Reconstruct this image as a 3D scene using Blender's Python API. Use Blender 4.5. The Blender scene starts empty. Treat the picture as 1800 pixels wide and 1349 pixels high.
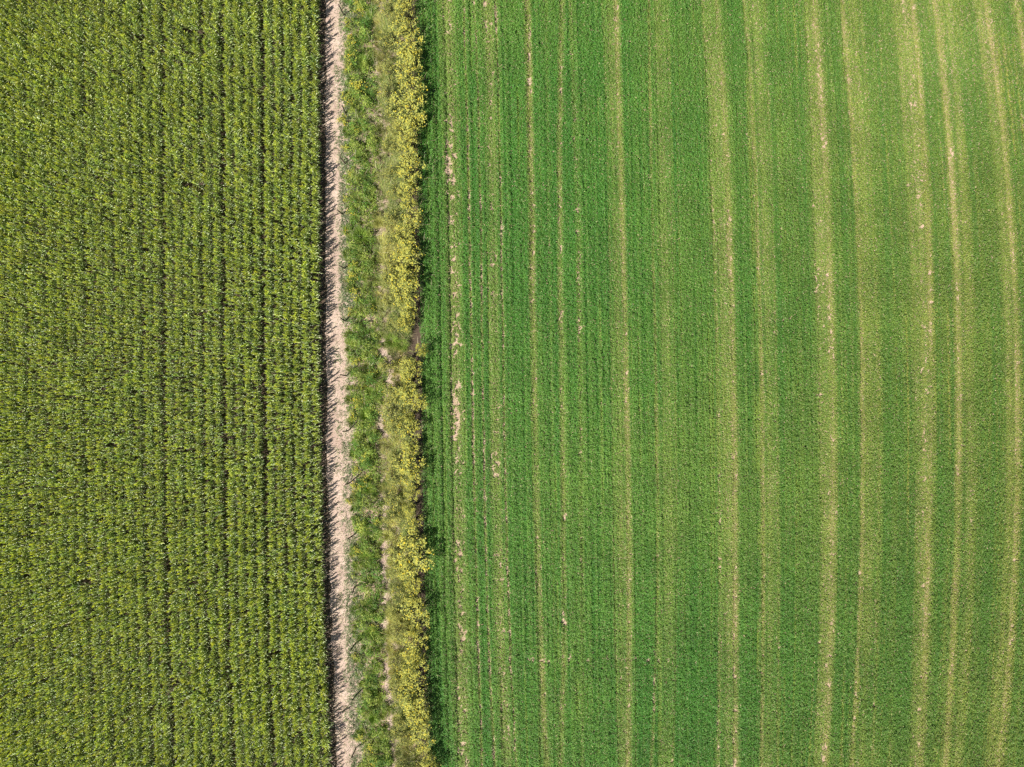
import bpy, math
import numpy as np

rng = np.random.default_rng(20240611)
K = 78.0 / 1800.0                 # metres on the ground for one pixel of the 1800-wide photograph
H = 52.0                          # flying height of the camera
def WX(px): return (np.asarray(px, float) - 900.0) * K
def WY(py): return (674.5 - np.asarray(py, float)) * K
def PX(x): return np.asarray(x) / K + 900.0
def PY(y): return 674.5 - np.asarray(y) / K

scene = bpy.context.scene
COL = scene.collection

# ------------------------------------------------------------------ noise
_T = [np.random.default_rng(900 + i).random((512, 512)) for i in range(12)]
def vnoise(x, y, seed=0):
    t = _T[seed % 12]
    x = np.asarray(x, float) + 1000.37 + 17.3 * seed; y = np.asarray(y, float) + 1000.71 + 5.9 * seed
    xi = np.floor(x).astype(int); yi = np.floor(y).astype(int)
    fx = x - xi; fy = y - yi
    fx = fx * fx * (3 - 2 * fx); fy = fy * fy * (3 - 2 * fy)
    a = t[xi % 512, yi % 512]; b = t[(xi + 1) % 512, yi % 512]
    c = t[xi % 512, (yi + 1) % 512]; d = t[(xi + 1) % 512, (yi + 1) % 512]
    return (a * (1 - fx) + b * fx) * (1 - fy) + (c * (1 - fx) + d * fx) * fy
def fbm(x, y, seed=0, o=3):
    s = 0; a = 0.5; tot = 0
    for i in range(o):
        s = s + a * vnoise(x * 2 ** i, y * 2 ** i, seed + i); tot += a; a *= 0.55
    return s / tot
def sstep(a, b, x):
    t = np.clip((np.asarray(x, float) - a) / (b - a), 0, 1); return t * t * (3 - 2 * t)
_ky = np.array([-150, 0, 330, 675, 900, 1000, 1125, 1349, 1500.])
_ke = np.array([-2, -1.5, -1, 0, 4, 6.5, 10, 19, 26.])
def skew(py): return np.interp(py, _ky, _ke)      # the strips run slightly askew of the frame

# ------------------------------------------------------------------ mesh building
def build(name, V, F, mat, C=None, parent=None, smooth=False):
    """one mesh object from (N,3) vertices and (M,k) faces, C = leaf colour of each face"""
    V = np.asarray(V, np.float32); F = np.asarray(F, np.int32)
    me = bpy.data.meshes.new(name)
    n, (m, k) = len(V), F.shape
    me.vertices.add(n); me.vertices.foreach_set('co', V.ravel())
    me.loops.add(m * k); me.loops.foreach_set('vertex_index', F.ravel())
    me.polygons.add(m); me.polygons.foreach_set('loop_start', np.arange(0, m * k, k, dtype=np.int32))
    if smooth: me.polygons.foreach_set('use_smooth', np.ones(m, bool))
    if C is not None:
        at = me.attributes.new('tint', 'FLOAT_COLOR', 'FACE')
        c4 = np.ones((m, 4), np.float32); c4[:, :3] = C
        at.data.foreach_set('color', c4.ravel())
    me.materials.append(mat); me.update(); me.validate()
    o = bpy.data.objects.new(name, me); COL.objects.link(o)
    if parent: o.parent = parent
    return o
def tag(o, label=None, cat=None, group=None, kind=None):
    if label: o['label'] = label
    if cat: o['category'] = cat
    if group: o['group'] = group
    if kind: o['kind'] = kind
    return o
def copy_tree(o, parent=None):
    c = o.copy(); COL.objects.link(c); c.parent = parent
    for ch in o.children: copy_tree(ch, c)
    return c
def rand_dirs(n, tilt):
    """leaf frames: unit vectors u (along) and v (across), the leaf tilted by tilt (radians) from level"""
    az = rng.random(n) * 2 * np.pi; t = tilt * rng.standard_normal(n)
    r = rng.standard_normal(n) * tilt * 0.8
    u = np.stack([np.cos(az) * np.cos(t), np.sin(az) * np.cos(t), np.sin(t)], 1)
    s = np.stack([-np.sin(az), np.cos(az), np.zeros(n)], 1)
    w = np.cross(u, s)
    v = s * np.cos(r)[:, None] + w * np.sin(r)[:, None]
    return u, v
def leaves(P, L, W, tilt):
    """kite-shaped single leaves centred on the points P"""
    n = len(P); u, v = rand_dirs(n, tilt)
    L = np.broadcast_to(L, n)[:, None]; W = np.broadcast_to(W, n)[:, None]
    V = np.stack([P - u * L * .5, P + v * W * .5 - u * L * .05, P + u * L * .5, P - v * W * .5 - u * L * .05], 1)
    return V.reshape(-1, 3), np.arange(n * 4).reshape(n, 4)
def blades(P, az, L, W, lean, droop, seg=3):
    """curved grass blades rooted on P; lean = start angle from vertical, droop = added bend"""
    n = len(P); out = []
    d = np.stack([np.cos(az), np.sin(az)], 1); s = np.stack([-np.sin(az), np.cos(az), np.zeros(n)], 1)
    pos = P.copy(); ang = np.broadcast_to(lean, n).copy()
    for i in range(seg + 1):
        w = W * (1 - (i / seg) ** 1.5 * .85) * .5
        out.append(pos - s * w[:, None]); out.append(pos + s * w[:, None])
        st = L / seg
        pos = pos + np.stack([d[:, 0] * np.sin(ang) * st, d[:, 1] * np.sin(ang) * st, np.cos(ang) * st], 1)
        ang = ang + droop / seg
    V = np.stack(out, 1).reshape(-1, 3); k = 2 * (seg + 1)
    b = np.arange(n)[:, None, None] * k
    q = np.array([[2 * i, 2 * i + 1, 2 * i + 3, 2 * i + 2] for i in range(seg)])[None]
    return V, (b + q).reshape(-1, 4)
def join(parts):
    Vs, Fs, Cs, o = [], [], [], 0
    for V, F, C in parts:
        Vs.append(V); Fs.append(F + o); o += len(V); Cs.append(C)
    return np.concatenate(Vs), np.concatenate(Fs), np.concatenate(Cs)
def mixc(a, b, t):
    return np.asarray(a)[None] * (1 - t[:, None]) + np.asarray(b)[None] * t[:, None]
def tube(p0, p1, r0, r1, n=5):
    p0 = np.array(p0, float); p1 = np.array(p1, float); d = p1 - p0; d /= np.linalg.norm(d)
    a = np.cross(d, [0.3, 0.9, 0.1]); a /= np.linalg.norm(a); b = np.cross(d, a)
    t = np.arange(n) * 2 * np.pi / n
    ring = np.cos(t)[:, None] * a + np.sin(t)[:, None] * b
    V = np.concatenate([p0 + ring * r0, p1 + ring * r1])
    F = np.array([[i, (i + 1) % n, n + (i + 1) % n, n + i] for i in range(n)])
    return V, F

# ------------------------------------------------------------------ materials
def new_mat(name):
    m = bpy.data.materials.new(name); m.use_nodes = True
    nt = m.node_tree; nt.nodes.clear()
    return m, nt, lambda t: nt.nodes.new(t)
def leaf_mat(name, rough=.5, spec=.5, trans=.3, tcol=(1.15, 1.2, .5), nscale=1.2, namt=.25):
    m, nt, N = new_mat(name); L = nt.links.new
    out = N('ShaderNodeOutputMaterial'); mix = N('ShaderNodeMixShader'); mix.inputs[0].default_value = trans
    p = N('ShaderNodeBsdfPrincipled'); t = N('ShaderNodeBsdfTranslucent')
    a = N('ShaderNodeAttribute'); a.attribute_name = 'tint'
    g = N('ShaderNodeNewGeometry'); no = N('ShaderNodeTexNoise'); no.inputs['Scale'].default_value = nscale
    L(g.outputs['Position'], no.inputs['Vector'])
    mr = N('ShaderNodeMapRange'); mr.inputs[3].default_value = 1 - namt; mr.inputs[4].default_value = 1 + namt
    mr.inputs[1].default_value = .3; mr.inputs[2].default_value = .7
    L(no.outputs['Fac'], mr.inputs[0])
    mul = N('ShaderNodeVectorMath'); mul.operation = 'SCALE'
    L(a.outputs['Color'], mul.inputs[0]); L(mr.outputs[0], mul.inputs['Scale'])
    L(mul.outputs[0], p.inputs['Base Color'])
    tm = N('ShaderNodeVectorMath'); tm.operation = 'MULTIPLY'; tm.inputs[1].default_value = tcol
    L(mul.outputs[0], tm.inputs[0]); L(tm.outputs[0], t.inputs['Color'])
    p.inputs['Roughness'].default_value = rough; p.inputs['Specular IOR Level'].default_value = spec
    L(p.outputs[0], mix.inputs[1]); L(t.outputs[0], mix.inputs[2]); L(mix.outputs[0], out.inputs[0])
    return m
def soil_mat(name, c0, c1, c2, scale=1.0, bump=.04):
    m, nt, N = new_mat(name); L = nt.links.new
    out = N('ShaderNodeOutputMaterial'); p = N('ShaderNodeBsdfPrincipled')
    p.inputs['Roughness'].default_value = .95; p.inputs['Specular IOR Level'].default_value = .15
    g = N('ShaderNodeNewGeometry')
    n1 = N('ShaderNodeTexNoise'); n1.inputs['Scale'].default_value = .6 * scale; n1.inputs['Detail'].default_value = 6
    n2 = N('ShaderNodeTexNoise'); n2.inputs['Scale'].default_value = 9 * scale; n2.inputs['Detail'].default_value = 5
    n3 = N('ShaderNodeTexNoise'); n3.inputs['Scale'].default_value = 30 * scale; n3.inputs['Detail'].default_value = 3
    for n in (n1, n2, n3): L(g.outputs['Position'], n.inputs['Vector'])
    r1 = N('ShaderNodeValToRGB'); r1.color_ramp.elements[0].position = .35; r1.color_ramp.elements[1].position = .65
    r1.color_ramp.elements[0].color = (*c0, 1); r1.color_ramp.elements[1].color = (*c1, 1)
    L(n1.outputs['Fac'], r1.inputs[0])
    r2 = N('ShaderNodeMapRange'); r2.inputs[1].default_value = .52; r2.inputs[2].default_value = .72
    L(n2.outputs['Fac'], r2.inputs[0])
    mx = N('ShaderNodeMix'); mx.data_type = 'RGBA'
    L(r2.outputs[0], mx.inputs[0]); L(r1.outputs[0], mx.inputs[6]); mx.inputs[7].default_value = (*c2, 1)
    L(mx.outputs[2], p.inputs['Base Color'])
    ad = N('ShaderNodeMath'); ad.operation = 'ADD'; L(n2.outputs['Fac'], ad.inputs[0]); L(n3.outputs['Fac'], ad.inputs[1])
    b = N('ShaderNodeBump'); b.inputs['Strength'].default_value = .9; b.inputs['Distance'].default_value = bump
    L(ad.outputs[0], b.inputs['Height']); L(b.outputs[0], p.inputs['Normal']); L(p.outputs[0], out.inputs[0])
    return m
def plain_tint_mat(name, rough=.9):
    m, nt, N = new_mat(name); L = nt.links.new
    out = N('ShaderNodeOutputMaterial'); p = N('ShaderNodeBsdfPrincipled'); a = N('ShaderNodeAttribute'); a.attribute_name = 'tint'
    no = N('ShaderNodeTexNoise'); no.inputs['Scale'].default_value = 25; g = N('ShaderNodeNewGeometry'); L(g.outputs['Position'], no.inputs['Vector'])
    mr = N('ShaderNodeMapRange'); mr.inputs[3].default_value = .7; mr.inputs[4].default_value = 1.3; L(no.outputs['Fac'], mr.inputs[0])
    mul = N('ShaderNodeVectorMath'); mul.operation = 'SCALE'; L(a.outputs['Color'], mul.inputs[0]); L(mr.outputs[0], mul.inputs['Scale'])
    L(mul.outputs[0], p.inputs['Base Color']); p.inputs['Roughness'].default_value = rough; p.inputs['Specular IOR Level'].default_value = .2
    L(p.outputs[0], out.inputs[0]); return m

M_MAIZE = leaf_mat('maize_leaf', .30, .9, .40, (1.2, 1.15, .4), .8, .18)
M_CROP = leaf_mat('alfalfa_leaf', .55, .4, .28, (1.1, 1.15, .5), .35, .10)
M_WEED = leaf_mat('weed_leaf', .55, .35, .3)
M_DRY = leaf_mat('dry_grass', .6, .3, .3, (1.05, 1.0, .7))
M_FLOWER = leaf_mat('yellow_petal', .7, .2, .35, (1.1, 1.0, .5), 3, .1)
M_STEM = plain_tint_mat('stem_bark')
M_CLOD = plain_tint_mat('clod')
M_FIELD = soil_mat('field_soil', (.42, .30, .21), (.54, .40, .295), (.30, .21, .145))
M_DARK = soil_mat('dark_soil_and_shade', (.075, .055, .040), (.105, .076, .055), (.05, .038, .03))  # dark soil under the maize; also serves as painted shade beside the bushes
M_SAND = soil_mat('sandy_soil', (.42, .305, .25), (.56, .43, .355), (.30, .22, .175), 1.3, .03)

# ------------------------------------------------------------------ the ground
def sheet(name, x0, x1, y0, y1, z, mat):
    return build(name, [[x0, y0, z], [x1, y0, z], [x1, y1, z], [x0, y1, z]], [[0, 1, 2, 3]], mat)
tag(sheet('ground', -600, 600, -600, 600, 0, M_FIELD), kind='structure')
def ribbon(name, lo, hi, z, mat, wob, seed, step=4.0):
    """a strip of bare earth with an uneven outline; lo / hi are photo columns at mid height"""
    py = np.arange(-160, 1515, step); n = len(py)
    a = lo + skew(py) + wob[0] * (fbm(py / 26., py * 0, seed, 3) - .5); b = hi + skew(py) + wob[1] * (fbm(py / 26., py * 0, seed + 3, 3) - .5)
    m = 7; t = np.linspace(0, 1, m)
    X = WX(a[:, None] * (1 - t) + b[:, None] * t); Y = np.repeat(WY(py)[:, None], m, 1)
    Z = z + .02 * (vnoise(X * 2, Y * 2, seed)) * np.sin(t * np.pi)[None]
    V = np.stack([X, Y, Z], 2).reshape(-1, 3)
    i = np.arange(n - 1)[:, None] * m + np.arange(m - 1)[None]
    F = np.stack([i, i + m, i + m + 1, i + 1], 2).reshape(-1, 4)
    return build(name, V, F, mat, smooth=True)
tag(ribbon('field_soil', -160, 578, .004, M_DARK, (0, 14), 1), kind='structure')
tag(ribbon('path', 574, 622, .008, M_SAND, (12, 16), 2), kind='structure')
tag(ribbon('dirt_verge', 662, 698, .004, M_SAND, (10, 16), 5), kind='structure')

tag(ribbon('bush_shade_strip', 712, 764, .006, M_DARK, (8, 3), 7), kind='structure')  # dark strip that paints the bushes' shade onto the verge

# ------------------------------------------------------------------ maize
def maize_proto(seed, edge=False):
    r = np.random.default_rng(seed)
    Vs, Fs, Cs, o = [], [], [], 0
    h = 1.36 * r.uniform(.9, 1.1)
    plane = r.uniform(-1, 1) * .35
    nl = 12
    for i in range(nl):
        f = i / (nl - 1)
        z0 = .25 + (h - .25) * f ** .75
        L = (.51 - .26 * f) * r.uniform(.85, 1.15)
        W = (.036 + .024 * math.sin(math.pi * min(1, .15 + f * .75))) * r.uniform(.9, 1.15)
        az = plane + math.pi * (i % 2) + r.normal() * .42
        ang = (.60 - .52 * f) + r.normal() * .10            # from the vertical
        droop = (2.0 - 1.25 * f) * r.uniform(.8, 1.25)
        seg = 5; pos = np.array([0, 0, z0]); tw = r.normal() * .5
        d = np.array([math.cos(az), math.sin(az), 0]); s0 = np.array([-math.sin(az), math.cos(az), 0]); up = np.array([0, 0, 1.])
        for j in range(seg + 1):
            t = j / seg
            fw = d * math.sin(ang) + up * math.cos(ang); nn = np.cross(fw, s0)
            rr = tw * t
            s = s0 * math.cos(rr) + nn * math.sin(rr); nv = np.cross(s, fw)
            w = W * .5 * (min(1, .55 + 2.2 * t) if t < .5 else max(.04, 1 - ((t - .5) / .5) ** 1.7))
            Vs += [pos - s * w + nv * w * .35, pos, pos + s * w + nv * w * .35]
            pos = pos + fw * (L / seg); ang += droop / seg * (1.3 if j > 0 else .5)
        for j in range(seg):
            b = o + 3 * j
            Fs += [[b, b + 1, b + 4, b + 3], [b + 1, b + 2, b + 5, b + 4]]
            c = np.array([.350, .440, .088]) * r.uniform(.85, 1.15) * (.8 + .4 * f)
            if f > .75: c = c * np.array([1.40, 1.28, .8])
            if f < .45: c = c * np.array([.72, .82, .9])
            if r.random() < .16: c = np.array([.52, .58, .27])  # random pale segments paint glints into the leaf colour
            Cs += [c, c]
        o += 3 * (seg + 1)
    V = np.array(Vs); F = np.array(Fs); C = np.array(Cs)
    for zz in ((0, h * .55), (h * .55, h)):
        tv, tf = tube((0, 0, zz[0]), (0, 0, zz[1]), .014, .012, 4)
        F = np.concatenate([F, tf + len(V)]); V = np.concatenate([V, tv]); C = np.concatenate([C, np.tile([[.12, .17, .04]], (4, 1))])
    return V, F, C
PROTO = [maize_proto(50 + i) for i in range(10)]
# rows: nominal 16.4 px apart, planter passes of six rows leave a slightly wider gap
row_px = []; x = 562.0; i = 0
while x > -110:
    row_px.append(x); i += 1
    x -= 16.1 + (4.2 if i in (6, 10, 16) else 2.4 if i % 6 == 0 else 0)
plants = []          # x, y, rotation, scale, row
for ri, rp in enumerate(row_px):
    y = -33.0
    while y < 33.0:
        y += .105 * rng.uniform(.75, 1.3)
        py = PY(y); xx = WX(rp + skew(py)) + rng.normal() * .02 + .07 * (vnoise(y * .5, ri * 3.3, 4) - .5) + (.16 * (fbm(y * .45, 0 * y, 11, 3) - .5) if ri == 0 else 0)
        n = fbm(xx * .12, y * .12, 3, 3)
        miss = .04 + (.16 if ri == 0 else 0) + (.25 if fbm(xx * .8, y * .5, 6, 2) > .76 else 0)
        if math.hypot(PX(xx) - 347, (py - 66) * 1.2) < 11: continue
        if rng.random() < miss: continue
        sc = rng.normal(1, .15 if ri == 0 else .085) * (.86 + .28 * n) * (1.06 if ri == 1 else 1)
        plants.append((xx, y, rng.normal() * .38 + (math.pi if rng.random() < .5 else 0), max(.6, sc), ri))
plants = np.array(plants)
edge_ix = np.where(plants[:, 4] == 0)[0]
edge_ix = edge_ix[np.argsort(np.abs(plants[edge_ix, 1]))][:300]
single = np.zeros(len(plants), bool); single[edge_ix] = True
var = rng.integers(0, len(PROTO), len(plants))
parts = []
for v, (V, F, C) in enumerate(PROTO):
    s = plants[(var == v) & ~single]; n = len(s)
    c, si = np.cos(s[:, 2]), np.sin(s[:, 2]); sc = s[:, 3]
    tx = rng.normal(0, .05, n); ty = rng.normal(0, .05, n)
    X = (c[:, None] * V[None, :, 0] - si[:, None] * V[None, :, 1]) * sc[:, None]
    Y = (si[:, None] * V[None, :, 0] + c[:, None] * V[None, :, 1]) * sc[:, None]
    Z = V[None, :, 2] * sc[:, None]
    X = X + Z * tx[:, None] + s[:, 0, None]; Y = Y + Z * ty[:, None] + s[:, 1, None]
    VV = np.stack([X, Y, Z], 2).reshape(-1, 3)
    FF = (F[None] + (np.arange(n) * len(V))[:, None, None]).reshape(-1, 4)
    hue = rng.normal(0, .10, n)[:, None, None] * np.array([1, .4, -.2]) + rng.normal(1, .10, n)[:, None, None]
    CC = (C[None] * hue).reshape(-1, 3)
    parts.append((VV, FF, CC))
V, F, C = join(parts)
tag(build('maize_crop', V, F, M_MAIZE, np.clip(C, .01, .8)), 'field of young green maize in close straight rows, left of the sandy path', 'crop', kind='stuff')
first = {}
for k, ix in enumerate(edge_ix):
    v = int(var[ix]) % 6; x, y, rz, sc, _ = plants[ix]
    if v not in first:
        o = first[v] = build('maize_plant', *PROTO[v][:2], M_MAIZE, PROTO[v][2])
    else:
        o = first[v].copy(); COL.objects.link(o)
    o.location = (x, y, 0); o.rotation_euler = (rng.normal() * .04, rng.normal() * .04, rz); o.scale = (sc,) * 3
    tag(o, 'green maize plant in the outermost row, right beside the sandy path', 'maize plant', 'maize plants of the outermost row')

# ------------------------------------------------------------------ the alfalfa crop with its wheel tracks
SY = np.array([50, 380, 690, 1000, 1300.])
#        columns in the photo at SY                       width light yellow spots
TRACKS = [((787, 797, 802, 808, 815), 17, 0.60, 0.41, .58),
          ((817, 825, 831, 837, 846), 3.5, 0.60, 0.50, .80),
          ((836, 845, 849, 855, 867), 3.5, 0.55, 0.45, .75),
          ((858, 867, 868, 878, 890), 14, 0.54, 0.27, .28),
          ((872, 880, 886, 892, 905), 3.5, 0.50, 0.40, .65),
          ((928, 934, 940, 946, 958), 8, 0.55, 0.54, .30),
          ((960, 964, 968, 972, 978), 4, 0.15, 0.09, .10),
          ((986, 983, 988, 990, 987), 7, 0.40, 0.41, .25),
          ((1004, 1014, 1020, 1022, 1023), 6, 0.30, 0.14, .35),
          ((1061, 1070, 1076, 1079, 1087), 4, 0.45, 0.23, .12),
          ((1073, 1082, 1088, 1092, 1095), 12, 0.54, 0.20, .10),
          ((1083, 1093, 1099, 1105, 1103), 8, 0.70, 0.68, .22),
          ((1140, 1146, 1152, 1155, 1146), 4, 0.40, 0.41, .10),
          ((1158, 1166, 1170, 1173, 1170), 16, 0.46, 0.16, .06),
          ((1172, 1179, 1185, 1188, 1182), 3.5, 0.30, 0.23, .20),
          ((1237, 1252, 1261, 1264, 1261), 6, 0.60, 0.27, .30),
          ((1249, 1265, 1275, 1278, 1276), 14, 0.62, 0.24, .12),
          ((1261, 1279, 1288, 1291, 1291), 9, 0.75, 0.68, .30),
          ((1311, 1329, 1338, 1341, 1338), 6, 0.60, 0.54, .16),
          ((1328, 1342, 1351, 1353, 1350), 14, 0.62, 0.20, .10),
          ((1344, 1355, 1364, 1366, 1364), 4, 0.40, 0.23, .28),
          ((1417, 1430, 1441, 1441, 1434), 7, 0.50, 0.20, .20),
          ((1425, 1440, 1450, 1451, 1443), 14, 0.70, 0.24, .10),
          ((1432, 1453, 1460, 1462, 1451), 10, 0.80, 0.63, .30),
          ((1482, 1507, 1511, 1514, 1497), 7, 0.55, 0.54, .18),
          ((1498, 1520, 1526, 1528, 1514), 14, 0.54, 0.16, .08),
          ((1513, 1532, 1541, 1541, 1532), 4, 0.40, 0.23, .25),
          ((1576, 1600, 1609, 1612, 1604), 10, 0.50, 0.18, .18),
          ((1590, 1616, 1621, 1622, 1612), 12, 0.70, 0.30, .22),
          ((1605, 1629, 1633, 1630, 1618), 8, 0.75, 0.68, .25),
          ((1647, 1676, 1682, 1679, 1662), 10, 0.75, 0.68, .15),
          ((1668, 1694, 1702, 1700, 1684), 12, 0.46, 0.20, .10),
          ((1722, 1760, 1770, 1767, 1741), 12, 0.54, 0.24, .05),
          ((1737, 1774, 1785, 1781, 1757), 9, 0.85, 0.72, .22),
          ((1790, 1832, 1846, 1840, 1812), 9, 0.70, 0.54, .18)]
TP = [np.polyfit((SY - 675) / 675, t[0], 3) for t in TRACKS]
def field_state(x, y):
    px, py = PX(x), PY(y); u = (py - 675) / 675
    light = np.zeros_like(px); yel = np.zeros_like(px); spot = np.zeros_like(px)
    for k, (p, (_, w, l, ye, sp)) in enumerate(zip(TP, TRACKS)):
        c = np.polyval(p, u); d = np.abs(px - c + 3.0 * (fbm(y * .5, y * 0 + k, k, 2) - .5))
        m = d < w * 2.0
        if not m.any(): continue
        pr = np.exp(-(d[m] / (w * .68)) ** 2.6) * (.30 + 1.25 * fbm(px[m] * .01 + k * 7.7, y[m] * .22, k + 1, 3))
        light[m] = np.maximum(light[m], pr * l); yel[m] = np.maximum(yel[m], pr * ye); spot[m] = np.maximum(spot[m], pr * sp)
    return px, py, light, yel, spot
CB = [(a, b) for a in (1, 2, 3) for b in (0, 1, 2)]
_A, _B = [], []
for p in TP:
    for u in np.linspace(-1, 1, 9):
        m0 = np.polyval(p, 0); _A.append([u ** a * ((m0 - 1250) / 500) ** b for a, b in CB]); _B.append(np.polyval(p, u) - m0)
CURV = np.linalg.lstsq(np.array(_A), np.array(_B), rcond=None)[0]
CX0, CX1, CY0, CY1 = WX(720), WX(1930), -33.0, 33.0
def marks(px, py):       # a few bare scars that do not follow the tracks
    a = np.exp(-((py - 1160 - 4 * np.sin(px / 30)) / 3.5) ** 2) * (px > 875) * (px < 1195) * sstep(.42, .6, vnoise(px / 9, py * 0, 3))
    b = np.exp(-(((py - 895) / 9) ** 2 + ((px - 1470) / 7) ** 2))
    c = np.exp(-((px - 1149 + .01 * (py - 1200)) / 2.6) ** 2) * (py > 1085) * (py < 1300) * sstep(.3, .5, vnoise(px * 0, py / 14, 5))
    d = np.exp(-((px - 995 - 6 * np.sin(py / 22)) / 4.) ** 2) * (py > 900) * (py < 1200) * sstep(.45, .62, vnoise(px * 0 + 3, py / 13, 6))
    return np.maximum.reduce([a, b, c * .9, d * .9])
DENS = 620
n = int((CX1 - CX0) * (CY1 - CY0) * DENS)
x = rng.uniform(CX0, CX1, n); y = rng.uniform(CY0, CY1, n)
px, py, light, yel, spot = field_state(x, y)
edge = np.interp(py, [-150, 0, 330, 675, 1000, 1349, 1500], [744, 747, 752, 758, 763, 771, 775]) + 3 * (vnoise(y * 1.2, y * 0, 4) - .5)
e = px - edge
lush = (1 - sstep(22, 38, e))
rowc = np.cos((px - np.interp(py, SY, TRACKS[0][0])) / 16.0 * 2 * np.pi)
rows = (1 - sstep(100, 320, e)) * .8 + .2
X9 = (px - 1250) / 500; U9 = (py - 675) / 675
sx = px - sum(c * U9 ** a * X9 ** b for c, (a, b) in zip(CURV, CB))     # distance across the drill rows, which bend like the tracks
streak = vnoise(sx / 3.6, y * .06, 7)
line = sstep(.66, .90, vnoise(sx / 2.6 + 91, y * .035, 6)) * sstep(.35, .6, fbm(sx * .02, y * .25, 8, 2)) * (.85 + .25 * (1 - sstep(80, 420, px - 757)))
hn = vnoise(x / .17, y / .17, 8) * .62 + vnoise(x / .36, y / .36, 9) * .38
bare_n = vnoise(x / .19, y / .32, 10) * .6 + vnoise(x / .10, y / .15, 11) * .4
big = fbm(x * .07, y * .07, 2, 3)
spot = spot * (.4 + 1.2 * fbm(x * .35, y * .16, 5, 2)) + .012
spot = spot + .32 * line
spot = np.maximum(spot, marks(px, py))
bare = ((bare_n > 1.0 - .62 * spot ** .6) | (marks(px, py) * bare_n > .36)) & (lush < .6)
keep = rng.random(n) < np.clip(1 - .42 * light - .10 * rows * (rowc < -.72), 0, 1)
keep &= ~(bare & (rng.random(n) < .88)) & (e > -18) & ((e > -8) | (rng.random(n) < .25))
low = np.clip(1 - .68 * light - .25 * yel, .25, 1)
height = (.15 + .34 * hn) * low * (1 - .45 * line) * (1 + .12 * rows * rowc) * (.72 + .56 * streak) * (1 + .35 * lush)
height = height * (1 - .55 * np.exp(-((e - 19) / 2.2) ** 2) * 1.0) * (1 - .4 * np.exp(-((e - 36) / 2.2) ** 2))
x, y, px, py, light, yel, hn, height, lush, streak, big, e, line = [q[keep] for q in (x, y, px, py, light, yel, hn, height, lush, streak, big, e, line)]
n = len(x)
z = height * (1 - .65 * rng.random(n) ** 2.2) + .01
Lf = rng.uniform(.065, .115, n) * (1 - .15 * light); Wf = Lf * rng.uniform(.45, .65, n)
V, F = leaves(np.stack([x, y, z], 1), Lf, Wf, .50)
t = np.clip(.40 * rng.random(n) + 1.0 * light + .50 * (streak - .5) + .75 * (big - .5) + .9 * line, 0, 1)
C = mixc((.072, .232, .030), (.225, .360, .060), t)
C = C * (1 - yel[:, None] * .62) + np.array([.36, .345, .085])[None] * yel[:, None] * .62
g = (sstep(950, 1900, px) * (1 - .6 * np.clip(light + yel, 0, 1)))[:, None]  # view-angle shift of the light, painted into the crop colour towards the right
C = C * (1 - .05 * lush[:, None]) * (1 + g * np.array([[.42, -.08, .10]]))
straw = rng.random(n) < (.004 + .26 * yel * rng.random(n))
C[straw] = np.array([.50, .42, .22])
C *= rng.normal(1, .14, n)[:, None].clip(.6, 1.5)
# the older leaves and stubble low down in the stand
n = int((CX1 - CX0) * (CY1 - CY0) * 280)
x = rng.uniform(CX0, CX1, n); y = rng.uniform(CY0, CY1, n)
px, py, light, yel, spot = field_state(x, y)
e = px - np.interp(py, [-150, 0, 330, 675, 1000, 1349, 1500], [744, 747, 752, 758, 763, 771, 775])
spot = spot * (.4 + 1.2 * fbm(x * .35, y * .16, 5, 2)) + .012
bare_n = vnoise(x / .19, y / .32, 10) * .6 + vnoise(x / .10, y / .15, 11) * .4
spot = np.maximum(spot, marks(px, py))
keep = (e > -16) & (marks(px, py) * bare_n < .36) & ~((bare_n > 1.0 - .62 * spot ** .6) & (e > 25)) & (rng.random(n) < 1 - .35 * yel)
x, y, light, yel = x[keep], y[keep], light[keep], yel[keep]; n = len(x)
Lu = rng.uniform(.11, .18, n)
V2, F2 = leaves(np.stack([x, y, rng.uniform(.03, .10, n)], 1), Lu, Lu * rng.uniform(.4, .6, n), .25)
C2 = mixc((.055, .170, .020), (.15, .240, .045), rng.random(n)); C2 = C2 * (1 - yel[:, None] * .65) + np.array([.36, .33, .11])[None] * yel[:, None] * .65
C2[rng.random(n) < .015 + .25 * yel] = (.44, .36, .19)
V, F, C = join([(V, F, C), (V2, F2, C2)])
tag(build('alfalfa_crop', V, F, M_CROP, C), 'low green leafy crop striped by pale wheel tracks, right of the flowering bushes', 'crop', kind='stuff')

# ------------------------------------------------------------------ weeds, dry grass
seam_y = [-150, 0, 120, 300, 520, 600, 640, 655, 720, 760, 800, 900, 960, 1000, 1060, 1110, 1150, 1190, 1220, 1280, 1349, 1500]
seam_x = [655, 658, 664, 666, 664, 672, 680, 686, 673, 673, 668, 674, 677, 676, 679, 676, 686, 683, 689, 690, 691, 694]
def scatter(x0, x1, dens):
    a = WX(x0 - 16); b = WX(x1 + 24); n = int((b - a) * 66 * dens)
    x = rng.uniform(a, b, n); y = rng.uniform(-33, 33, n)
    px, py = PX(x), PY(y); return x, y, px, py, px - skew(py)
def gap(py):       # how wide the bare seam between the weeds and the dry grass shows
    return np.interp(py, [-150, 60, 110, 125, 150, 380, 395, 410, 585, 600, 680, 690, 715, 725, 760, 780, 880, 900, 1045, 1060, 1130, 1150, 1260, 1275, 1500],
                         [0, 0, 4, 4, 0, 0, 3, 0, 0, 9, 8, 1, 1, 6, 5, 2, 2, 7, 8, 3, 3, 8, 8, 4, 4.])
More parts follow.
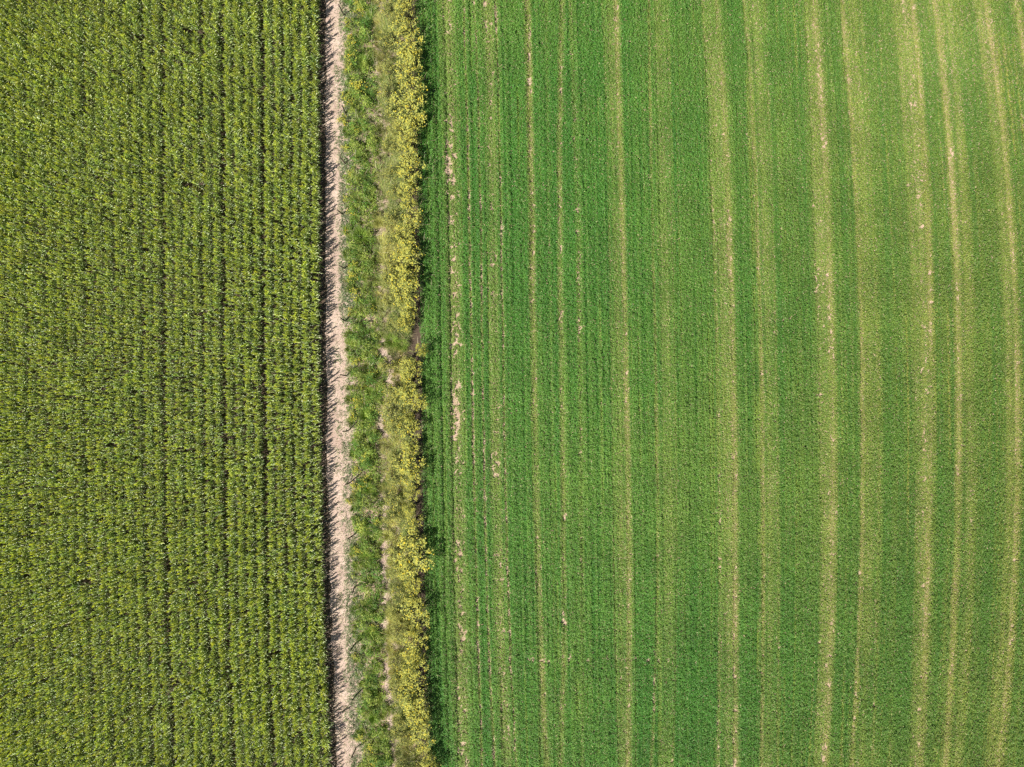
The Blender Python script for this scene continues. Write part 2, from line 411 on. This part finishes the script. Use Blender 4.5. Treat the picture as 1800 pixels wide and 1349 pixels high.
# green weeds in the hollow
POSTS = [(605, 28), (607, 199), (607, 288), (602, 377), (606, 472), (607, 565), (609, 661), (611, 758), (616, 848), (620, 942), (623, 1032), (624, 1132), (627, 1221), (626, 1314)]
def clump_spots(x0, x1, dens, lo, hi, minw=0):
    x, y, px, py, q = scatter(x0, x1, dens)
    k = (px > lo(py, y)) & (px < hi(py, y))
    for qx, qy in POSTS:
        k &= ~((np.abs(px - qx) < 13) & (py < qy + 20) & (py > qy - 13))
    return x[k], y[k], px[k], py[k]
def dome_weeds(x, y, R, Hh, col0, col1, per, leafL, leafW):
    """leafy weed clumps: leaves over a dome, each clump with a colour of its own"""
    n = len(x); k = np.maximum(12, (per * R ** 2).astype(int)); idx = np.repeat(np.arange(n), k); m = len(idx)
    a = rng.random(m) * 6.283; rr = np.sqrt(rng.random(m)) * (1 + .12 * rng.standard_normal(m)); b = 1 + .35 * np.sin(a * 2 + idx) + .2 * np.sin(a * 5 + idx * 1.7)
    P = np.stack([x[idx] + R[idx] * rr * b * np.cos(a), y[idx] + R[idx] * rr * b * np.sin(a),
                  Hh[idx] * (np.clip(1 - rr ** 2 * .85, .08, 1)) * (1 - .45 * rng.random(m) ** 2) + .02], 1)
    V, F = leaves(P, rng.uniform(*leafL, m), rng.uniform(*leafW, m), .6)
    t = np.clip(rng.random(n)[idx] + rng.normal(0, .22, m), 0, 1)
    C = mixc(col0, col1, t) * rng.normal(1, .16, m)[:, None].clip(.5, 1.5) * rng.normal(1, .12, n)[idx][:, None].clip(.7, 1.3)
    return V, F, C
def tussocks(x, y, R, per, col0, col1, comb, wid, cn=.2):
    """grass tussocks: blades fan out of each root and are combed over to one side"""
    n = len(x); k = np.maximum(15, (per * R).astype(int)); idx = np.repeat(np.arange(n), k); m = len(idx)
    a = rng.random(m) * 6.283; rr = np.sqrt(rng.random(m)) * R[idx] * .45
    P = np.stack([x[idx] + rr * np.cos(a), y[idx] + rr * np.sin(a), np.zeros(m)], 1)
    dv = np.stack([np.cos(a), np.sin(a)], 1) + 1.1 * np.stack([np.cos(comb[idx]), np.sin(comb[idx])], 1) + rng.normal(0, .35, (m, 2))
    V, F = blades(P, np.arctan2(dv[:, 1], dv[:, 0]), R[idx] * rng.uniform(.9, 1.9, m), rng.uniform(*wid, m), rng.uniform(.05, .55, m), rng.uniform(.5, 1.4, m), 4)
    t = np.clip(rng.random(n)[idx] + rng.normal(0, cn, m), 0, 1)
    C = mixc(col0, col1, t) * rng.normal(1, .15, m)[:, None].clip(.5, 1.6)
    r = rng.random(m); C[r < .05] = (.50, .33, .17); C[r > .93] = (.58, .55, .36)
    return V, F, C
seamf = lambda py, y: np.interp(py, seam_y, seam_x) + 7 * (vnoise(y * 1.1, y * 0, 5) - .5)
leftf = lambda py, y: skew(py) * .3 + 607 + 9 * (fbm(y * .35, y * 0, 8, 3) - .3) + 8 * sstep(560, 800, py) + 7 * sstep(1000, 1300, py)
x, y, px, py = clump_spots(596, 690, 7.5, leftf, lambda p, y: seamf(p, y) - gap(p) * .6 - 2)
n = len(x); R0 = rng.uniform(.16, .46, n) * (.6 + .4 * sstep(0, 14, px - leftf(py, y))) * (.6 + .4 * sstep(0, 12, seamf(py, y) - px))
V1, F1, C1 = dome_weeds(x, y, R0, R0 * rng.uniform(.8, 3.0, n) * (.55 + .45 * sstep(0, 14, px - leftf(py, y))), (.085, .205, .030), (.33, .390, .070), 720, (.07, .15), (.035, .075))
x, y, px, py = clump_spots(596, 690, 2.6, leftf, lambda p, y: seamf(p, y) - gap(p) * .6 - 1)
n = len(x)
V2, F2, C2 = tussocks(x, y, rng.uniform(.2, .42, n), 300, (.12, .24, .03), (.30, .36, .07), rng.random(n) * 6.283, (.018, .034))
x, y, px, py, q = scatter(598, 684, 130)
k = (px > leftf(py, y)) & (px < seamf(py, y) - gap(py) * .6) & (fbm(x * .8, y * .6, 4, 2) > .40); n = int(k.sum())
V3, F3 = leaves(np.stack([x[k], y[k], rng.uniform(.02, .12, n)], 1), rng.uniform(.07, .14, n), rng.uniform(.03, .07, n), .5)
C3 = mixc((.09, .17, .03), (.26, .29, .09), rng.random(n))
V, F, CC = join([(V1, F1, C1), (V2, F2, np.repeat(C2, 4, 0)), (V3, F3, C3)])
tag(build('green_weeds', V, F, M_WEED, CC), 'mixed green weeds filling the strip between the fence posts and the dry grass', 'weeds', kind='stuff')
# grey-green sparse weeds creeping over the path
x, y, px, py, q = scatter(584, 640, 900)
pat = fbm(x * .75, y * .5, 9, 3); fine = vnoise(x / .13, y / .13, 1)
lim = np.interp(py, [0, 150, 420, 520, 560, 600, 720, 760, 900, 1349], [599, 597, 598, 596, 597, 609, 604, 599, 600, 597])
pr = sstep(-6, 7, q - lim) * (1 - sstep(630, 644, q)) * (.18 + .82 * sstep(.30, .47, pat)) * sstep(.18, .45, fine) * np.interp(py, [0, 560, 600, 700, 740, 1349], [1, 1, .45, .5, .9, 1])
pr = np.maximum(pr, .5 * sstep(584, 594, q) * sstep(.56, .66, fbm(x * .9 + 31, y * .7, 2, 3)) * sstep(.3, .5, fine))
pr = np.maximum(pr, .05 * sstep(580, 594, q))
keep = rng.random(len(x)) < pr
x, y, pat = x[keep], y[keep], pat[keep]; n = len(x)
V, F = leaves(np.stack([x, y, .02 + .13 * rng.random(n) ** 1.5], 1), rng.uniform(.06, .13, n), rng.uniform(.03, .06, n), .6)
C = mixc((.17, .225, .11), (.36, .38, .24), rng.random(n)) * rng.normal(1, .15, n)[:, None].clip(.5, 1.5)
C[rng.random(n) < .3] = (.10, .17, .045)
x, y, px, py, q = scatter(574, 612, 9); n = len(x)
VL, FL = leaves(np.stack([x, y, np.full(n, .035)], 1), rng.uniform(.10, .30, n), rng.uniform(.02, .05, n), .10)
V, F, C = join([(V, F, C), (VL, FL, mixc((.34, .27, .17), (.64, .58, .42), rng.random(n)))])
tag(build('sparse_weeds', V, F, M_WEED, C), 'thin grey green weeds creeping over the edge of the sandy path', 'weeds', kind='stuff')
# feathery dry grass on the bank
x, y, px, py = clump_spots(652, 744, 9.0, lambda p, y: seamf(p, y) + gap(p) * .6 - 1, lambda p, y: 716 + skew(p) + 6 * (vnoise(y, y * 0, 9) - .5))
n = len(x); kind = sstep(.38, .60, fbm(x * .45 + 9, y * .35, 2, 3))
R0 = rng.uniform(.24, .50, n) * (.65 + .35 * sstep(3, 12, px - seamf(py, y) - gap(py)))
comb = 6.283 * (fbm(x * .4, y * .3, 3, 2) * 2.2)
g1 = rng.random(n) < kind
V1, F1, C1 = tussocks(x[g1], y[g1], R0[g1], 330, (.34, .39, .09), (.57, .53, .17), comb[g1], (.016, .032))
V2, F2, C2 = tussocks(x[~g1], y[~g1], R0[~g1], 330, (.20, .29, .07), (.40, .43, .14), comb[~g1], (.016, .032))
x, y, px, py, q = scatter(652, 744, 150)
k = (px > seamf(py, y) + gap(py) * .6 - 3) & (q < 724); x, y = x[k], y[k]; n = len(x)
V3, F3 = blades(np.stack([x, y, np.zeros(n)], 1), rng.random(n) * 6.283, rng.uniform(.2, .45, n), rng.uniform(.014, .028, n), rng.uniform(.2, 1.0, n), rng.uniform(.3, 1.2, n))
C3 = np.repeat(mixc((.20, .24, .08), (.46, .42, .20), rng.random(n)), 3, 0)
x, y, px, py, q = scatter(608, 742, 5)
n = len(x)
V4, F4 = blades(np.stack([x, y, np.zeros(n)], 1), rng.random(n) * 6.283, rng.uniform(.6, 1.25, n), rng.uniform(.016, .028, n), rng.uniform(.2, 1.1, n), rng.uniform(.0, .6, n))
C4 = np.repeat(mixc((.50, .42, .26), (.66, .60, .42), rng.random(n)), 3, 0)
V, F, CC = join([(V1, F1, np.repeat(C1, 4, 0)), (V2, F2, np.repeat(C2, 4, 0)), (V3, F3, C3), (V4, F4, C4)])
tag(build('dry_grass', V, F, M_DRY, CC), 'feathery straw coloured dry grass along the middle of the strip', 'dry grass', kind='stuff')
# clods and pebbles of the path
x, y, px, py, q = scatter(578, 700, 130)
keep = (q < 618) | ((px > np.interp(py, seam_y, seam_x) - 6) & (px < np.interp(py, seam_y, seam_x) + 8))
keep &= rng.random(len(x)) < .25 + .75 * sstep(.45, .6, fbm(x, y * .6, 3, 2))
x, y = x[keep], y[keep]; n = len(x)
oct_v = np.array([[1, 0, 0], [0, 1, 0], [-1, 0, 0], [0, -1, 0], [0, 0, .8], [0, 0, -.3]], float)
oct_f = np.array([[0, 1, 4], [1, 2, 4], [2, 3, 4], [3, 0, 4]])
r = .012 + .055 * rng.random(n) ** 3
V = oct_v[None] * (r[:, None, None] * rng.uniform(.7, 1.3, (n, 6, 1))) * np.array([1, 1, .8]) + np.stack([x, y, np.full(n, .014)], 1)[:, None]
F = oct_f[None] + (np.arange(n) * 6)[:, None, None]
C = mixc((.30, .22, .16), (.62, .52, .42), rng.random(n))
tag(build('soil_clods', V.reshape(-1, 3), F.reshape(-1, 3), M_CLOD, np.repeat(C, 4, 0)), 'small crumbs and clods of soil scattered on the sandy path', 'clods', kind='stuff')

# ------------------------------------------------------------------ flowering bushes
def bush_proto(seed, name, R, Hh, nclump, heads, nleaf, cols, leafc):
    r = np.random.default_rng(seed)
    root = bpy.data.objects.new(name, None); COL.objects.link(root)
    a = r.random(nclump) * 6.283; rr = R * np.sqrt(r.random(nclump)) * .92
    cc = np.stack([rr * np.cos(a), rr * np.sin(a), Hh * (.50 + .50 * r.random(nclump)) * (1 - .30 * (rr / R) ** 2)], 1)
    Pl, Pf = [], []
    for c in cc:
        k = int(heads * r.uniform(.5, 1.5))
        g = r.standard_normal((k, 3)) * np.array([.09, .09, .04])
        Pf.append(c + g)
        k = int(nleaf / nclump)
        g = r.standard_normal((k, 3)) * np.array([.11, .11, .16]) + np.array([0, 0, -.18])
        Pl.append(c + g)
    Pf = np.concatenate(Pf); Pl = np.concatenate(Pl); Pl[:, 2] = np.clip(Pl[:, 2], .04, None)
    global rng
    keepr, rng = rng, r
    n = len(Pf)
    V1, F1 = leaves(Pf, r.uniform(.065, .12, n), r.uniform(.055, .09, n), .35)
    V2, F2 = leaves(Pf + np.array([0, 0, .008]), r.uniform(.04, .08, n), r.uniform(.04, .07, n), .5)
    t = r.random(n); C1 = mixc(cols[0], cols[1], t)
    C1[r.random(n) < .06] = cols[2]
    n2 = len(Pl)
    V3, F3 = leaves(Pl, r.uniform(.07, .13, n2), r.uniform(.025, .045, n2), .6)
    C3 = mixc(leafc[0], leafc[1], r.random(n2)) * r.normal(1, .15, n2)[:, None].clip(.5, 1.5)
    rng = keepr
    V, F, C = join([(V1, F1, C1), (V2, F2, C1 * .95)])
    build('flower_heads', V, F, M_FLOWER, C, root)['kind'] = 'stuff'
    build('foliage', V3, F3, M_WEED, C3, root)
    sv = []
    for c in cc:
        m = c * np.array([.45, .45, .55]); b = c * np.array([.08, .08, 0])
        for p0, p1, r0, r1 in ((b, m, .016, .012), (m, c - np.array([0, 0, .03]), .012, .005)):
            tv, tf = tube(p0, p1, r0, r1, 4); sv.append((tv, tf, np.tile([[.11, .10, .045]], (4, 1))))
    build('stems', *join(sv)[:2], M_STEM, join(sv)[2], root)
    return root
YEL = ((.66, .60, .11), (.47, .52, .14), (.80, .66, .06))
LEAF = ((.16, .22, .05), (.36, .37, .11))
ordinal = lambda n: f"{n}{'th' if 10 <= n % 100 <= 20 else {1: 'st', 2: 'nd', 3: 'rd'}.get(n % 10, 'th')}"
olive = [bush_proto(350 + i, 'flowering_bush', .80, 1.30, 24, 7, 620, ((.56, .52, .12), (.38, .42, .13), (.70, .58, .07)), ((.15, .20, .05), (.33, .34, .11))) for i in range(4)]
bushes = [bush_proto(300 + i, 'flowering_bush', .80, 1.70, 30, 11, 520, YEL, LEAF) for i in range(7)]
BUSH = [(8, 700, 735), (36, 700, 734), (64, 698, 742), (92, 704, 746), (118, 704, 746), (146, 706, 745), (176, 704, 750), (205, 700, 750),
        (232, 702, 746), (260, 704, 744), (284, 706, 748), (310, 708, 757), (334, 706, 744), (364, 712, 738), (394, 710, 750), (420, 702, 736),
        (446, 702, 748), (470, 694, 746), (498, 692, 744), (524, 700, 742), (550, 704, 742), (573, 706, 734), (616, 736, 759), (644, 712, 746),
        (668, 712, 748), (690, 706, 744), (707, 728, 760), (732, 710, 732), (757, 706, 746), (784, 714, 748), (810, 704, 750), (832, 710, 748),
        (862, 718, 745), (890, 716, 739), (912, 720, 748), (944, 710, 752), (968, 708, 766), (992, 708, 746), (1018, 718, 746), (1042, 722, 748),
        (1068, 714, 764), (1096, 724, 750), (1120, 714, 756), (1142, 720, 752), (1164, 712, 756), (1190, 712, 754), (1214, 712, 758), (1240, 718, 762),
        (1264, 724, 764), (1290, 734, 770), (1318, 744, 772), (1344, 736, 776)]
for q in range(36):
    by = 10 + q * 37.7 + rng.uniform(-14, 14); c0 = 696 + skew(by) + rng.uniform(-7, 5)
    if not 585 < by < 612: BUSH.append((by, c0 - rng.uniform(12, 18), c0 + rng.uniform(12, 18), 1))
BUSH.sort()
used = set()
for k, (by, l, r, *ol) in enumerate(BUSH):
    kin = olive if ol else bushes; v = k % len(kin)
    o = kin[v] if (bool(ol), v) not in used else copy_tree(kin[v]); used.add((bool(ol), v))
    rad = (r - l) / 2 * K; sc = rad / .80 * rng.uniform(1.04, 1.26)
    o.location = (float(WX((l + r) / 2 - 3)), float(WY(by)), 0); o.rotation_euler = (0, 0, rng.random() * 6.283)
    o.scale = (sc, sc * rng.uniform(.85, 1.1), (1.02 + .25 * sc) + rng.normal() * .08)
    size = 'broad' if r - l > 43 else 'small' if r - l < 35 else 'medium'
    tag(o, f"{size} {'olive green' if ol else 'yellow'} flowering bush beside the striped crop, {ordinal(k + 1)} along that edge from the top", 'bush', 'yellow flowering bushes along the crop edge')
YEL2 = ((.66, .60, .08), (.46, .52, .11), (.80, .56, .03))
weeds = [bush_proto(400 + i, 'flowering_weed', .50, .70, 12, 8, 300, YEL2, ((.09, .15, .035), (.20, .25, .055))) for i in range(5)]
WEED = [(628, 10), (634, 24), (612, 44), (617, 76), (618, 104), (616, 122), (633, 160), (612, 178), (606, 214), (626, 232), (611, 262), (618, 306),
        (613, 350), (619, 372), (612, 408), (626, 466), (621, 488), (626, 518), (620, 550), (656, 543), (626, 638), (657, 656), (637, 682), (632, 708),
        (622, 732), (644, 800), (630, 824), (647, 846), (626, 856), (615, 882), (664, 912), (630, 968), (636, 924), (660, 1102), (626, 1150), (636, 1290),
        (651, 1312), (657, 1334)]
used = set()
for k, (wx, wy) in enumerate(WEED):
    v = k % len(weeds)
    o = weeds[v] if v not in used else copy_tree(weeds[v]); used.add(v)
    sc = rng.uniform(.65, 1.05) * (1.3 if k in (4, 6) else 1)
    o.location = (float(WX(wx)), float(WY(wy)), 0); o.rotation_euler = (0, 0, rng.random() * 6.283); o.scale = (sc, sc, sc)
    tag(o, f"low clump of yellow flowers among green weeds by the posts, {ordinal(k + 1)} from the top", 'flower clump', 'clumps of yellow flowers among the weeds')
# tufts of long bright grass
def tuft_proto(seed, R, c0, c1):
    r = np.random.default_rng(seed); n = 420
    a = r.random(n) * 6.283; rr = R * .35 * np.sqrt(r.random(n))
    P = np.stack([rr * np.cos(a), rr * np.sin(a), np.zeros(n)], 1)
    V, F = blades(P, a + r.normal(0, .35, n), R * r.uniform(.8, 1.5, n), r.uniform(.018, .034, n), r.uniform(.05, .5, n), r.uniform(.5, 1.4, n), 4)
    C = np.repeat(mixc(c0, c1, r.random(n)), 4, 0)
    return build('grass_tuft', V, F, M_WEED, C)
TC = [((.13, .25, .03), (.27, .36, .06), 'bright green'), ((.40, .44, .12), (.56, .54, .18), 'pale yellowish'), ((.07, .16, .03), (.15, .24, .05), 'dark green')]
tufts = [tuft_proto(500 + i, .52, c[0], c[1]) for i, c in enumerate(TC)]
TUFT = [(637, 418, 0, 1.3), (642, 112, 0, 1), (650, 170, 2, .9), (645, 45, 2, 1), (640, 330, 2, .8), (668, 392, 1, 1.0), (683, 262, 1, .9), (690, 600, 0, 1.1),
        (708, 606, 0, 1.0), (650, 604, 2, .9), (652, 690, 0, .9), (645, 730, 0, 1.1), (650, 772, 2, .9), (652, 858, 0, 1.0), (655, 928, 2, .9), (648, 980, 0, 1.2),
        (655, 1060, 2, .9), (656, 1110, 0, 1.1), (655, 1190, 2, .9), (657, 1260, 0, 1.), (683, 940, 1, 1.), (690, 1075, 1, 1.), (700, 1190, 1, .9), (700, 1260, 1, .9), (688, 1110, 1, 1.)]
used = set()
cnt = [0, 0, 0]
for tx, ty, v, s in sorted(TUFT, key=lambda t: t[1]):
    o = tufts[v] if v not in used else tufts[v].copy()
    if v in used: COL.objects.link(o)
    used.add(v); cnt[v] += 1
    o.location = (float(WX(tx)), float(WY(ty)), 0); o.rotation_euler = (0, 0, rng.random() * 6.283); o.scale = (s, s, s * rng.uniform(.8, 1.1))
    tag(o, f"arching {TC[v][2]} grass tuft in the weedy strip, {ordinal(cnt[v])} of its colour from the top", 'grass tuft', f"{TC[v][2]} grass tufts")

# ------------------------------------------------------------------ fence posts
m, nt, N = new_mat('weathered_wood'); L = nt.links.new
out = N('ShaderNodeOutputMaterial'); p = N('ShaderNodeBsdfPrincipled'); tc = N('ShaderNodeTexCoord'); mp = N('ShaderNodeMapping'); mp.inputs['Scale'].default_value = (30, 30, 3)
no = N('ShaderNodeTexNoise'); no.inputs['Scale'].default_value = 1; no.inputs['Detail'].default_value = 6
L(tc.outputs['Object'], mp.inputs[0]); L(mp.outputs[0], no.inputs['Vector'])
cr = N('ShaderNodeValToRGB'); cr.color_ramp.elements[0].color = (.035, .025, .018, 1); cr.color_ramp.elements[1].color = (.13, .10, .075, 1)
L(no.outputs['Fac'], cr.inputs[0]); L(cr.outputs[0], p.inputs['Base Color']); p.inputs['Roughness'].default_value = .9; L(p.outputs[0], out.inputs[0])
M_WOOD = m
def post_mesh():
    n = 9; zs = [-.05, .5, 1.0, 1.44, 1.50]; rs = [.050, .049, .046, .043, .030]
    t = np.arange(n) * 2 * np.pi / n; V = []
    for k, (z, r) in enumerate(zip(zs, rs)):
        wob = 1 + .08 * np.sin(3 * t + k); V.append(np.stack([r * wob * np.cos(t) + .006 * k, r * wob * np.sin(t), np.full(n, z)], 1))
    V = np.concatenate(V + [np.array([[.02, 0, 1.505]])])
    F = [[k * n + i, k * n + (i + 1) % n, (k + 1) * n + (i + 1) % n, (k + 1) * n + i] for k in range(4) for i in range(n)]
    top = [[4 * n + i, 4 * n + (i + 1) % n, 5 * n, 5 * n] for i in range(n)]
    me = bpy.data.meshes.new('fence_post'); me.from_pydata(V.tolist(), [], F + [t[:3] for t in top]); me.materials.append(M_WOOD); me.update()
    return me
pm = post_mesh()
for k, (qx, qy) in enumerate(POSTS):
    o = bpy.data.objects.new('fence_post', pm); COL.objects.link(o)
    o.location = (float(WX(qx)), float(WY(qy)), 0); o.rotation_euler = (rng.normal() * .05, rng.normal() * .05, rng.random() * 6.28)
    o.scale = (1, 1, rng.uniform(.9, 1.1))
    tag(o, f"slim dark wooden post at the weedy edge of the path, {ordinal(k + 1)} post from the top", 'fence post', 'row of wooden posts beside the path')

# ------------------------------------------------------------------ light and camera
EL = math.radians(51); TO = np.array([.79, .61])                 # sunlight travels to the upper right of the picture
sun = bpy.data.lights.new('sun', 'SUN'); sun.energy = 4.7; sun.angle = math.radians(.5); sun.color = (1, .95, .86)
so = bpy.data.objects.new('sun', sun); COL.objects.link(so)
import mathutils
dirv = mathutils.Vector((TO[0] * math.cos(EL), TO[1] * math.cos(EL), -math.sin(EL)))
so.rotation_euler = dirv.to_track_quat('-Z', 'Y').to_euler()
w = bpy.data.worlds.new('World'); scene.world = w; w.use_nodes = True
nt = w.node_tree; sky = nt.nodes.new('ShaderNodeTexSky'); sky.sky_type = 'NISHITA'; sky.sun_disc = False
sky.sun_elevation = EL; sky.sun_rotation = math.atan2(-TO[0], -TO[1])
bg = nt.nodes['Background']; bg.inputs[1].default_value = .05
nt.links.new(sky.outputs[0], bg.inputs[0])

cam = bpy.data.cameras.new('camera'); cam.sensor_width = 36; cam.lens = 36 * H / 78.0; cam.clip_end = 2000
co = bpy.data.objects.new('camera', cam); COL.objects.link(co); co.location = (0, 0, H); co.rotation_euler = (0, 0, 0)
scene.camera = co
vs = scene.view_settings; vs.view_transform = 'Standard'; vs.look = 'None'; vs.exposure = .74; vs.gamma = 1
scene.cycles.max_bounces = 6; scene.cycles.diffuse_bounces = 3; scene.cycles.glossy_bounces = 2; scene.cycles.transmission_bounces = 3
scene.cycles.use_denoising = False
